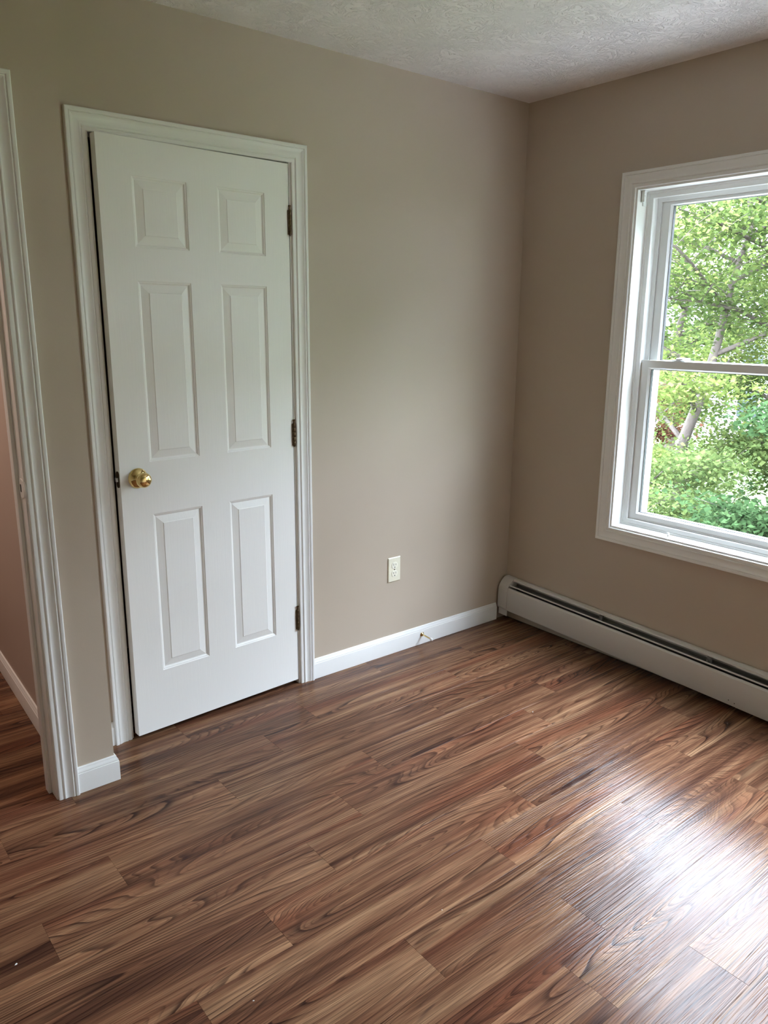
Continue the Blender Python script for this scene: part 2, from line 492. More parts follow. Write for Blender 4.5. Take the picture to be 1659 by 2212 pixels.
# ------------------------------------------------------------------ casings, baseboards
CAS = [(0, 0), (0, .0068), (.0022, .0088), (.0075, .0098), (.0125, .0092), (.0142, .0070), (.0160, .0088), (.0178, .0112), (.0205, .0118),
       (.0240, .0104), (.0300, .0100), (.0360, .0112), (.0420, .0137), (.0465, .0158), (.0495, .0150), (.0508, .0132), (.0522, .0165), (.0545, .0176), (.0610, .0176), (.0635, .0160), (.0635, 0)]
BAS = [(0, 0), (0, .0125), (.066, .0125), (.0685, .0120), (.0700, .0100), (.0715, .0112), (.0745, .0108), (.0790, .0082), (.0835, .0062), (.0865, .0058), (.0885, .0040), (.0885, 0)]
def on_back(x, z, h): return (x, -h, z)
def on_entry(x, z, h): return (x, YC - h, z)
def on_right(y, z, h): return (-h, y, z)

# closet door casing
sweep('trim_closet_door', [(DL - .0065, 0), (DL - .0065, 2.054), (DR + .0065, 2.054), (DR + .0065, 0)], CAS, on_back, M['trim'], side=1, kind=st)
# hall door casing
t2 = empty('trim_hall_door', (0, 0, 0), kind=st)
sweep('casing', [(-3.126, 0), (-3.126, 2.060), (XJ + .004, 2.060), (XJ + .004, 0)], CAS, on_entry, M['trim'], t2, side=1)
boxes('jamb', [(XJ, XJ + .0175, YC - .0005, -.1045, 0, 2.056)], M['trim'], t2, bevel=.001)
boxes('jamb', [(-3.14, -3.122, YC - .0005, -.1045, 0, 2.056)], M['trim'], t2, bevel=.001)
boxes('head_jamb', [(-3.14, XJ + .0175, YC - .0005, -.1045, 2.056, 2.078)], M['trim'], t2, bevel=.001)
boxes('door_stop_strip', [(XJ - .011, XJ, -.172, -.138, 0, 2.056)], M['trim'], t2, bevel=.002)
def rev(x, z, h): return (x, -.1045 + h, z)

# strike plate with rounded lip on the hall jamb
sp = empty('strike_plate', (XJ - .0003, -.197, 1.017), kind=None)
sp.parent = t2
def rounded_plate(name, w_, h_, t, rad, m, parent, hole=None, axis='x', at=(0, 0, 0)):
    V = []; pts = []
    for cx, cz, a0 in ((w_ / 2 - rad, h_ / 2 - rad, 0), (-w_ / 2 + rad, h_ / 2 - rad, 90), (-w_ / 2 + rad, -h_ / 2 + rad, 180), (w_ / 2 - rad, -h_ / 2 + rad, 270)):
        for k in range(7):
            a = math.radians(a0 + 15 * k)
            pts.append((cx + rad * math.cos(a), cz + rad * math.sin(a)))
    n = len(pts)
    def P(u, v, d):
        if axis == 'x': return (at[0] - d, at[1] + u, at[2] + v)
        return (at[0] + u, at[1] - d, at[2] + v)
    e = min(t * .5, .0008)
    V = [P(u, v, 0) for u, v in pts] + [P(u, v, t - e) for u, v in pts] + [P(u * (1 - 2 * e / w_), v * (1 - 2 * e / h_), t) for u, v in pts]
    F = [tuple(range(n)), tuple(range(2 * n, 3 * n))]
    for b in (0, n):
        F += [(b + i, b + (i + 1) % n, b + n + (i + 1) % n, b + n + i) for i in range(n)]
    return mobj(name, V, F, m, parent, smooth=True, sharp=30)
rounded_plate('plate', .040, .057, .0022, .014, M['trim'], sp)
rounded_plate('latch_hole', .012, .024, .0028, .003, M['slot'], sp, at=(0, .004, 0))
def lip():
    # curved lip wrapping over the jamb's front edge
    V = []; F = []; n = 12
    for i in range(n + 1):
        z = -.024 + .048 * i / n
        b = .009 * (1 - (2 * i / n - 1) ** 2)
        for y, x in ((-.017, -.0022), (-.020 - b * .6, -.0024), (-.024 - b, .0005), (-.0255 - b, .0035), (-.0235 - b, .0035), (-.022 - b * .9, .0012), (-.0175, -.0004)):
            V.append((x, y, z))
    k = 7
    for i in range(n):
        for j in range(k):
            F.append((i * k + j, i * k + (j + 1) % k, (i + 1) * k + (j + 1) % k, (i + 1) * k + j))
    F += [tuple(range(k)), tuple(range(n * k, (n + 1) * k))]
    return mobj('lip', V, F, M['trim'], sp, smooth=True)
lip()

# closet door jambs (structure under the casing)
j = empty('trim_closet_jamb', (0, 0, 0), kind=st)
boxes('jamb', [(DL - .018, DL, -.0003, .1155, 0, 2.0575)], M['trim'], j, bevel=.0008)
boxes('jamb', [(DR, DR + .018, -.0003, .1155, 0, 2.0575)], M['trim'], j, bevel=.0008)
boxes('head_jamb', [(DL - .018, DR + .018, -.0003, .1155, 2.0575, 2.0715)], M['trim'], j, bevel=.0008)
boxes('stop_strip', [(DL, DL + .010, .041, .075, 0, 2.0575)], M['trim'], j)
boxes('stop_strip', [(DR - .010, DR, .041, .075, 0, 2.0575)], M['trim'], j)
boxes('stop_strip', [(DL + .010, DR - .010, .041, .075, 2.0475, 2.0575)], M['trim'], j)
boxes('strike_plate', [(DL - .0005, DL + .0012, .006, .034, .935, 1.000)], M['bronze'], j, bevel=.0004)

def base_run(name, path, mats=None, side=1):
    """baseboard: path in plan, profile rises; outwards = into the room"""
    return sweep_plan(name, path, side)
def sweep_plan(name, path, side):
    n = len(path); V = []; F = []; P = [Vector(p) for p in path]
    prof = [(h, z) for z, h in BAS]
    for i in range(n):
        if 0 < i < n - 1:
            a = (P[i] - P[i - 1]).normalized(); b = (P[i + 1] - P[i]).normalized()
        elif i == 0: a = b = (P[1] - P[0]).normalized()
        else: a = b = (P[-1] - P[-2]).normalized()
        na = Vector((-a.y, a.x)) * side; nb = Vector((-b.y, b.x)) * side
        m = na + nb; m = m / m.dot(na)
        for t, z in prof:
            q = P[i] + m * t; V.append((q.x, q.y, z + .0012))
    k = len(prof)
    for i in range(n - 1):
        for jj in range(k):
            F.append((i * k + jj, i * k + (jj + 1) % k, (i + 1) * k + (jj + 1) % k, (i + 1) * k + jj))
    F.append(tuple(range(k))); F.append(tuple(range((n - 1) * k, n * k)))
    return mobj(name, V, F, M['trim'], kind=st, smooth=True, sharp=28)
sweep_plan('baseboard_back', [(DR + .0702, 0), (-.078, 0)], -1)
sweep_plan('baseboard_entry', [(XJ + .0677, YC), (XW, YC), (XW, 0), (DL - .0702, 0)], -1)
sweep_plan('baseboard_hall', [(-2.268, -.105), (-2.207, 1.75)], 1)
sweep_plan('baseboard_left', [(RX0, -.23), (RX0, RY0)], 1)
sweep_plan('baseboard_front', [(RX0, RY0), (0, RY0)], 1)

# ------------------------------------------------------------------ closet door (six panels, slightly ajar)
door = empty('door_1', (DR - .0035, 0, .020), kind=st)
door.rotation_euler = (0, 0, math.radians(3.05))
DW, DH, DT = .711, 2.030, .035
cols = [(.105, .296), (.411, .602)]
rows = [(.228, .818), (1.003, 1.599), (1.704, 1.920)]
def door_leaf():
    # front face (y=0) is a grid with six openings; local x runs -DW..0
    xs = sorted([0, DW] + [c for p in cols for c in p]); zs = sorted([0, DH] + [c for p in rows for c in p])
    V = []; idx = {}
    def v(x, y, z):
        k = (round(x, 5), round(y, 5), round(z, 5))
        if k not in idx: idx[k] = len(V); V.append((-x, y, z))
        return idx[k]
    F = []
    for i in range(len(xs) - 1):
        for k in range(len(zs) - 1):
            hole = (xs[i], xs[i + 1]) in cols and (zs[k], zs[k + 1]) in rows
            a, b, c, d = xs[i], xs[i + 1], zs[k], zs[k + 1]
            if not hole:
                F.append((v(a, 0, c), v(b, 0, c), v(b, 0, d), v(a, 0, d)))
            else:
                dpt = .009
                F.append((v(a, 0, c), v(b, 0, c), v(b, dpt, c), v(a, dpt, c)))
                F.append((v(a, 0, d), v(b, 0, d), v(b, dpt, d), v(a, dpt, d)))
                F.append((v(a, 0, c), v(a, 0, d), v(a, dpt, d), v(a, dpt, c)))
                F.append((v(b, 0, c), v(b, 0, d), v(b, dpt, d), v(b, dpt, c)))
                F.append((v(a, dpt, c), v(b, dpt, c), v(b, dpt, d), v(a, dpt, d)))
            F.append((v(a, DT, c), v(b, DT, c), v(b, DT, d), v(a, DT, d)))
    for k in range(len(zs) - 1):
        for x in (0, DW):
            F.append((v(x, 0, zs[k]), v(x, 0, zs[k + 1]), v(x, DT, zs[k + 1]), v(x, DT, zs[k])))
    for i in range(len(xs) - 1):
        for z in (0, DH):
            F.append((v(xs[i], 0, z), v(xs[i + 1], 0, z), v(xs[i + 1], DT, z), v(xs[i], DT, z)))
    return mobj('door_leaf', V, F, M['door'], door)
door_leaf()
# raised panel: sticking, groove, wide bevel, field
PP = [(0, 0.0003), (.0018, .0022), (.0052, .0030), (.0085, .0062), (.0112, .0070), (.0125, .0066), (.0360, .0018), (.0378, .0004)]
def panel(c, r):
    x0, x1 = c; z0, z1 = r
    V = []; F = []
    for t, d in PP:
        for x, z in ((x0 + t, z0 + t), (x1 - t, z0 + t), (x1 - t, z1 - t), (x0 + t, z1 - t)):
            V.append((-x, d, z))
    n = len(PP)
    for i in range(n - 1):
        for k in range(4):
            F.append((i * 4 + k, i * 4 + (k + 1) % 4, (i + 1) * 4 + (k + 1) % 4, (i + 1) * 4 + k))
    F.append(tuple((n - 1) * 4 + k for k in range(4)))
    return mobj('panel', V, F, M['door'], door, smooth=False)
for c in cols:
    for r in rows:
        panel(c, r)
# knob
KX, KZ = -(DW - .0625), .952
lathe('rose', [(.0345, -.0005), (.0350, .0015), (.0340, .0035), (.0290, .0085), (.0190, .0135), (.0150, .0150), (.0145, .0155)], M['brass'], door, centre=(KX, 0, KZ), n=48)
lathe('knob', [(.0125, .014), (.0120, .022), (.0135, .0265), (.0180, .0300), (.0232, .0350), (.0258, .0415), (.0262, .0470), (.0250, .0525), (.0215, .0580), (.0165, .0612), (.0090, .0628), (.0015, .0632)], M['brass'], door, centre=(KX, 0, KZ), n=48, sharp=60)
rounded_plate('latch_plate', .025, .057, .0012, .011, M['bronze'], door, at=(-DW, DT / 2, KZ))
boxes('latch_bolt', [(-DW - .0085, -DW - .001, DT / 2 - .006, DT / 2 + .006, KZ - .007, KZ + .007)], M['steel'], door, bevel=.001)
# hinges: knuckles with pin and leaf edges
def hinge(z0):
    hg = empty('hinge', (.0015, -.0045, z0 - .020)); hg.parent = door
    n = 5; hh = .089; r = .0055
    for k in range(n):
        a = k * hh / n
        lathe('knuckle', [(r * .9, a + .0004), (r, a + .0012), (r, a + hh / n - .0012), (r * .9, a + hh / n - .0004)], M['bronze'], hg, axis='z', n=16)
    lathe('pin', [(.0028, -.003), (.0028, hh + .008), (.0030, hh + .0085), (.0048, hh + .0125), (.0050, hh + .0145), (.0035, hh + .0155)], M['bronze'], hg, axis='z', n=14)
    boxes('hinge_leaf', [(-.0075, -.0052, .0, .010, .002, hh - .002)], M['bronze'], hg)
for z in (.246, 1.019, 1.804):
    hinge(z)

# ------------------------------------------------------------------ outlet
ot = empty('outlet', (-.7647, 0, .4061), label='ivory duplex wall outlet low on the beige wall right of the closet door', cat='outlet')
def plate():
    w2, h2 = .035, .057
    V = []
    for s, d in ((1, 0), (1, .0035), (.0, .0055)):
        a = w2 - (0 if s else .0028); b = h2 - (0 if s else .0028)
        V += [(-a, -d, -b), (a, -d, -b), (a, -d, b), (-a, -d, b)]
    F = [(0, 1, 2, 3), (8, 9, 10, 11)]
    for b0 in (0, 4):
        F += [(b0 + k, b0 + (k + 1) % 4, b0 + 4 + (k + 1) % 4, b0 + 4 + k) for k in range(4)]
    return mobj('cover_plate', V, F, M['ivory'], ot)
plate()
for s in (1, -1):
    rc = empty('receptacle', (0, -.0054, s * .0195)); rc.parent = ot
    pts = []
    for k in range(36):
        a = 2 * math.pi * k / 36
        pts.append((.0172 * math.cos(a), max(-.0143, min(.0143, .0172 * math.sin(a)))))
    n = len(pts)
    V = [(x, 0, z) for x, z in pts] + [(x, -.0016, z) for x, z in pts] + [(x * .95, -.0021, z * .95) for x, z in pts]
    F = [tuple(range(n)), tuple(range(2 * n, 3 * n))] + [(b + i, b + (i + 1) % n, b + n + (i + 1) % n, b + n + i) for b in (0, n) for i in range(n)]
    mobj('face', V, F, M['ivory_light'], rc, smooth=True, sharp=30)
    boxes('slot', [(-.0075, -.0053, -.0024, -.0010, -.0005, .0085)], M['slot'], rc)
    boxes('slot', [(.0053, .0072, -.0024, -.0010, .0005, .0078)], M['slot'], rc)
    lathe('ground_hole', [(.0026, .0010), (.0026, .0024)], M['slot'], rc, centre=(0, 0, -.0085), n=16)
lathe('screw', [(.0030, .0050), (.0032, .0060), (.0020, .0068)], M['bronze'], ot, n=16)

# ------------------------------------------------------------------ door stop on the baseboard
ds = empty('door_stop', (-.5952, -.0125, .050), label='brass rod door stop with white rubber tip screwed into the baseboard', cat='door stop')
lathe('base', [(.0110, 0), (.0112, .0015), (.0085, .0050), (.0055, .0078), (.0040, .0090)], M['brass'], ds, n=24)
rod = lathe('rod', [(.0036, .006), (.0034, .020), (.0040, .022), (.0040, .026), (.0032, .028), (.0032, .062)], M['brass'], ds, n=18)
lathe('tip', [(.0038, .058), (.0060, .061), (.0068, .066), (.0066, .071), (.0045, .0745), (.001, .0755)], M['rubber'], ds, n=20)
ds.rotation_euler = (math.radians(3), 0, 0)

# ------------------------------------------------------------------ baseboard heater
ht = empty('baseboard_heater', (0, -.008, 0), label='long white metal baseboard heater under the window', cat='heater')
ht.rotation_euler = (math.radians(0.0), 0, 0)
SL = math.radians(1.90)
ht.rotation_euler = (SL, 0, 0)
HLEN = 1.93
def ext_y(name, prof, y0, y1, m, parent, closed=True, smooth=True, sharp=30):
    """prof: (x, z) loop extruded along y (distances from the left end, going to -y)"""
    V = [(x, -y0, z) for x, z in prof] + [(x, -y1, z) for x, z in prof]
    n = len(prof)
    F = [(i, (i + 1) % n, n + (i + 1) % n, n + i) for i in range(n)] + [tuple(range(n)), tuple(range(n, 2 * n))]
    return mobj(name, V, F, m, parent, smooth=smooth, sharp=sharp)
def shell(pts, t):
    """thin sheet from a polyline -> closed loop with thickness"""
    P = [Vector(p) for p in pts]; L_ = []; R_ = []
    for i, p in enumerate(P):
        a = (P[i] - P[i - 1]).normalized() if i else (P[1] - P[0]).normalized()
        b = (P[i + 1] - P[i]).normalized() if i < len(P) - 1 else a
        d = (a + b).normalized(); nn = Vector((-d.y, d.x)) * t / 2
        L_.append(tuple(p + nn)); R_.append(tuple(p - nn))
    return L_ + R_[::-1]
Z0 = .004
back = shell([(-.0012, .030), (-.0012, .2262), (-.010, .2286), (-.0210, .2270), (-.0285, .2222), (-.0308, .2168)], .0013)
ext_y('back_plate', back, .004, HLEN - .004, M['heater'], ht)
bl = shell([(-.0020, .196), (-.0030, .160), (-.0045, .060)], .001)
ext_y('inner_lining', bl, .01, HLEN - .01, M['heater_in'], ht)
cov = shell([(-.0605, .1870), (-.0660, .1860), (-.0705, .1812), (-.0716, .1745), (-.0716, .0735), (-.0702, .0688), (-.0640, .0670)], .0013)
ext_y('front_cover', cov, .058, 1.276, M['heater'], ht)
c2 = shell([(-.0610, .1880), (-.0667, .1868), (-.0713, .1819), (-.0726, .1750), (-.0726, .0737), (-.0711, .0686), (-.0640, .0668)], .0013)
ext_y('front_cover', c2, 1.2755, HLEN - .03, M['heater'], ht)
dmp = shell([(-.0570, .1985), (-.0520, .1992), (-.0440, .1925), (-.0280, .1870), (-.0140, .1880)], .0012)
o = ext_y('damper', dmp, .050, HLEN - .05, M['heater_in'], ht)
edge = shell([(-.0590, .1962), (-.0578, .1992), (-.0545, .2003)], .0014)
ext_y('damper_edge', edge, .050, HLEN - .05, M['heater'], ht)
# splice cap on the top lip and damper brackets
spl = shell([(-.0015, .2282), (-.010, .2304), (-.0218, .2288), (-.0300, .2235), (-.0325, .2150)], .0013)
ext_y('splice_cap', spl, 1.235, 1.66, M['heater'], ht)
for yb in (.585, 1.115):
    boxes('bracket', [(-.034, -.018, -yb - .016, -yb, .188, .214), (-.044, -.034, -yb - .005, -yb - .002, .190, .204)], M['heater_in'], ht)
# end cap: side plate, wrap-over skin and toe
def end_cap(ya, yb, name='end_cap'):
    pr = [(-.0008, .066), (-.0008, .2275), (-.020, .2285), (-.0360, .2250), (-.0530, .2110), (-.0660, .1960), (-.0730, .1800), (-.0742, .1600), (-.0742, .0800), (-.0715, .0700), (-.0650, .0660)]
    return ext_y(name, pr, ya, yb, M['heater'], ht, sharp=45)
end_cap(.0, .060)
end_cap(HLEN - .06, HLEN)
boxes('toe_plate', [(-.0650, -.0635, -.061, -.004, .034, .070)], M['heater'], ht)
boxes('toe_plate', [(-.0650, -.0635, -HLEN, -HLEN + .055, .036, .070)], M['heater'], ht)
for yy, zz in ((1.245, .088), (1.270, .0835)):
    lathe('screw_hole', [(.0022, .0005), (.0020, .0016)], M['slot'], ht, axis='x', centre=(-.0712, -yy, zz), n=10)
# finned pipe inside
lathe_pipe = lathe('pipe', [(.011, 0), (.011, HLEN - .04)], simple('copper_pipe', (.35, .16, .08), .5, .9), ht, axis='z', n=14)
lathe_pipe.rotation_euler = (math.radians(90), 0, 0); lathe_pipe.location = (-.032, -.02, .095)
boxes('fins', [(-.055, -.010, -y - .0006, -y, .068, .122) for y in [.09 + .012 * k for k in range(148)]], M['heater_in'], ht, kind='stuff')

# ------------------------------------------------------------------ window
def frame_x(name, y0, y1, z0, z1, prof, m, parent):
    """prof: (inset towards the glass, x) closed loop, mitred rectangle"""
    lp = [(y0, z0), (y0, z1), (y1, z1), (y1, z0)]
    return sweep(name, lp, [(-t, x) for t, x in prof], lambda y, z, h: (h, y, z), m, parent, closed=True, side=1, smooth=False)
def build_window(name, WY0, WY1, WZ0, WZ1, SB, loc=(0, 0, 0), rz=0.0):
    wn = empty(name, loc, kind=st)
    wn.rotation_euler = (0, 0, rz)
    cy0, cy1 = WY0 - .008, WY1 + .008
    cz0, cz1 = WZ0 - .008, WZ1 + .008
    loop = [(cy0, cz0), (cy0, cz1), (cy1, cz1), (cy1, cz0)]
    sweep('casing', loop, CAS, on_right, M['trim'], wn, closed=True, side=1)
    # jamb boards
    frame_x('jamb_board', WY0, WY1, WZ0, WZ1, [(0, -.0015), (0, .150), (-.016, .150), (-.016, -.0015)], M['trim'], wn)
    # vinyl master frame: inner flange, track 1, parting step, track 2, outer stop
    frame_x('frame', WY0, WY1, WZ0, WZ1, [(0.0003, .070), (.0265, .070), (.0285, .0725), (.0285, .0785), (.0225, .0795), (.0225, .1130), (.0380, .1140), (.0400, .1155), (.0400, .1190), (.0340, .1200), (.0340, .1550), (.0440, .1560), (.0440, .1850), (.0003, .1850)], M['vinyl'], wn)
    frame_x('frame_bead', WY0, WY1, WZ0, WZ1, [(.0003, .0660), (.0080, .0665), (.0095, .0700), (.0003, .0702)], M['vinyl'], wn)
    def sash(name, y0, y1, z0, z1, x0, x1, wd, rail_top, rail_bot):
        s = empty(name, (0, 0, 0)); s.parent = wn
        xm = (x0 + x1) / 2
        V = []
        # bevelled sash ring: outer face, glazing bead step
        def ring(name2, prof, m):
            """prof: (fraction of member width, x)"""
            V = []; F = []
            for cyy, czz, wy, wz in ((y0, z0, wd, rail_bot), (y0, z1, wd, -rail_top), (y1, z1, -wd, -rail_top), (y1, z0, -wd, rail_bot)):
                for t, x in prof:
                    V.append((x, cyy + wy * t, czz + wz * t))
            k = len(prof)
            for i in range(4):
                for jn in range(k):
                    a, b = i * k, ((i + 1) % 4) * k
                    F.append((a + jn, a + (jn + 1) % k, b + (jn + 1) % k, b + jn))
            return mobj(name2, V, F, m, s)
        ring('sash_frame', [(0, x0), (.80, x0), (.86, x0 + .003), (1.0, x0 + .010), (1.0, x1 - .006), (.8, x1), (0, x1)], M['vinyl'])
        ring('gasket', [(.985, x0 + .0095), (1.035, x0 + .0095), (1.035, x1 - .0055), (.985, x1 - .0055)], M['gasket'])
        g = boxes('glass', [(xm - .0015, xm + .0015, y0 + wd * .95, y1 - wd * .95, z0 + rail_bot * .95, z1 - rail_top * .95)], M['glass'], s)
        return s
    up_s = sash('upper_sash', WY0 + .0360, WY1 - .0395, 1.312, WZ1 - .0345, .1215, .1515, .046, .022, .034)
    lo_s = sash('lower_sash', WY0 + .0235, WY1 - .0250, WZ0 + .0270, SB, .0815, .1115, .048, .038, .036)
    # interlock lip on the meeting rail, pull rail line, locks
    boxes('lift_rail', [(.0775, .0820, WY0 + .12, WY1 - .12, WZ0 + .0300, WZ0 + .0340)], M['vinyl'], lo_s, bevel=.0012)
    def sash_lock(y):
        k = empty('sash_lock', (.100, y, SB)); k.parent = wn
        boxes('lock_base', [(-.010, .012, -.030, .030, 0, .0055)], M['plastic'], k, bevel=.002)
        lathe('lock_cam', [(.013, .005), (.0135, .008), (.012, .0125), (.004, .0140)], M['plastic'], k, axis='z', n=20)
        boxes('lock_lever', [(-.0155, -.008, -.024, .008, .0060, .0115)], M['plastic'], k, bevel=.0018)
        boxes('keeper', [(.0215, .040, -.026, .022, -.012, .013)], M['plastic'], k, bevel=.002)
    sash_lock(WY1 - .1935); sash_lock(WY0 + .1935)
    # exterior side wall trim seen through the lower pane
    frame_x('exterior_trim', WY0 + .001, WY1 - .001, WZ0 + .001, WZ1 - .001, [(.0380, .1855), (.0380, .2100), (-.05, .2100), (-.05, .1855)], M['ext'], wn)


    return wn
build_window('window_1', WY0, WY1, WZ0, WZ1, 1.345)
build_window('window_2', VY0, VY1, WZ0, WZ1, 1.345)  # added out of view to brighten the door, ceiling and left walls

# blind bracket and sill peg: small things fixed in the window recess
br = empty('blind_bracket', (.040, WY1, 2.0), label='small clear white blind bracket in the top left corner of the window recess', cat='bracket')
boxes('bracket_body', [(-.018, .016, -.0030, -.0005, -.022, .022), (-.018, -.0155, -.016, -.0005, -.022, .022), (-.018, .016, -.016, -.0005, .0190, .0215)], M['plastic'], br, bevel=.0005)
boxes('bracket_tab', [(-.006, .014, -.005, -.0006, -.036, -.022)], M['plastic'], br, bevel=.001)
for xx, zz in ((-.009, -.006), (.004, .004)):
    lathe('screw', [(.0018, .0025), (.0018, .0036)], M['heater_in'], br, centre=(xx, 0, zz), n=10)
pg = empty('sill_peg', (.0395, -.8616, WZ0), label='tiny white plastic peg standing on the window sill ledge', cat='peg')
lathe('peg_foot', [(.0060, 0), (.0060, .0012), (.0025, .0020)], M['steel'], pg, axis='z', n=16)
lathe('peg_head', [(.0022, .0015), (.0026, .004), (.0052, .0055), (.0056, .0110), (.0040, .0145), (.001, .0155)], M['rubber'], pg, axis='z', n=16)

# ------------------------------------------------------------------ paint flecks on the floor
def fleck(x, y, r, lab):
    rr = random.Random(int(abs(x) * 1e4)); n = 7
    pts = [(r * (.5 + .6 * rr.random()) * math.cos(2 * math.pi * k / n), .45 * r * (.5 + .6 * rr.random()) * math.sin(2 * math.pi * k / n)) for k in range(n)]
    V = [(a, b, 0) for a, b in pts] + [(a * .8, b * .8, .0012) for a, b in pts]
    F = [tuple(range(n)), tuple(range(n, 2 * n))] + [(i, (i + 1) % n, n + (i + 1) % n, n + i) for i in range(n)]
    o = mobj('paint_fleck', V, F, M['rubber']); o.location = (x, y, .0001); o.rotation_euler = (0, 0, rr.random() * 3)
    tag(o, lab, 'paint fleck', 'paint flecks on the floor')
fleck(-2.6205, -.836, .0050, 'white paint fleck on the plank floor at the lower left, nearest the hall doorway')
fleck(-.6918, -.7827, .0034, 'white paint fleck on the plank floor between the baseboard heater and door stop')
fleck(-2.2287, -1.2788, .0026, 'tiny white paint fleck on the plank floor at the bottom edge of the photo')
fleck(-1.7028, -1.3397, .0024, 'tiny white paint fleck in the middle of the foreground planks')

# ------------------------------------------------------------------ outside: lawn, houses, trees
GZ = -3.2
boxes('ground', [(-60, 70, -60, 60, GZ - .2, GZ)], M['grass'], kind=st)
boxes('path_driveway', [(.3, 5.4, -40, 40, GZ, GZ + .03)], M['drive'], kind=st)  # unseen reflector strip, added to throw skylight onto the ceiling
ext = boxes('wall_exterior', [(.151, .185, WY1 - .002 + .002, 3.0, GZ, 3.0), (.151, .185, -6, VY0, GZ, 3.0), (.151, .185, VY1, WY0, GZ, 3.0)] + [(.151, .185, a_, b_, z0_, z1_) for a_, b_ in ((WY0, WY1), (VY0, VY1)) for z0_, z1_ in ((GZ, WZ0 - .001), (WZ1 + .001, 3.0))], M['ext'], kind=st)

def tube(path, radii, n=7):
    V = []; F = []
    P = [Vector(p) for p in path]
    for i, p in enumerate(P):
        d = (P[min(i + 1, len(P) - 1)] - P[max(i - 1, 0)]).normalized()
        a = d.orthogonal().normalized(); b = d.cross(a)
        for k in range(n):
            t = 2 * math.pi * k / n
            V.append(p + (a * math.cos(t) + b * math.sin(t)) * radii[i])
    for i in range(len(P) - 1):
        for k in range(n):
            F.append((i * n + k, i * n + (k + 1) % n, (i + 1) * n + (k + 1) % n, (i + 1) * n + k))
    F.append(tuple(range(n))); F.append(tuple(range((len(P) - 1) * n, len(P) * n)))
    return V, F

def leaves(name, centres, mat_, parent, size, spread, per, seed, flat=.35):
    """many small folded leaves (two triangles pairs) in layered sprays around the centres"""
    r = np.random.default_rng(seed)
    c = np.repeat(np.asarray(centres), per, axis=0)
    n = len(c)
    off = r.normal(size=(n, 3)) * np.array([spread, spread, spread * flat])
    pos = c + off
    sz = size * (0.6 + 0.8 * r.random(n))
    th = r.random(n) * 2 * np.pi
    tilt = r.normal(size=n) * .55
    droop = r.normal(size=n) * .35 - .25
    ax = np.stack([np.cos(th) * np.cos(droop), np.sin(th) * np.cos(droop), np.sin(droop)], 1)
    side = np.stack([-np.sin(th) * np.cos(tilt), np.cos(th) * np.cos(tilt), np.sin(tilt)], 1)
    nr = np.cross(ax, side)
    base = pos - ax * sz[:, None] * .5
    tipp = pos + ax * sz[:, None] * .5
    l = pos + side * sz[:, None] * .42 + nr * sz[:, None] * .10
    rr_ = pos - side * sz[:, None] * .42 + nr * sz[:, None] * .10
    V = np.stack([base, l, tipp, rr_], 1).reshape(-1, 3)
    I = np.arange(n) * 4
    me = bpy.data.meshes.new(name)
    me.vertices.add(len(V)); me.vertices.foreach_set('co', V.astype(np.float32).ravel())
    tri = np.stack([I, I + 1, I + 2, I, I + 2, I + 3], 1).ravel()
    me.loops.add(len(tri)); me.loops.foreach_set('vertex_index', tri.astype(np.int32))
    me.polygons.add(2 * n); me.polygons.foreach_set('loop_start', (np.arange(2 * n) * 3).astype(np.int32))
    me.update(); me.validate()
    me.materials.append(mat_)
    o = bpy.data.objects.new(name, me); o['kind'] = 'stuff'
    return link(o, parent)

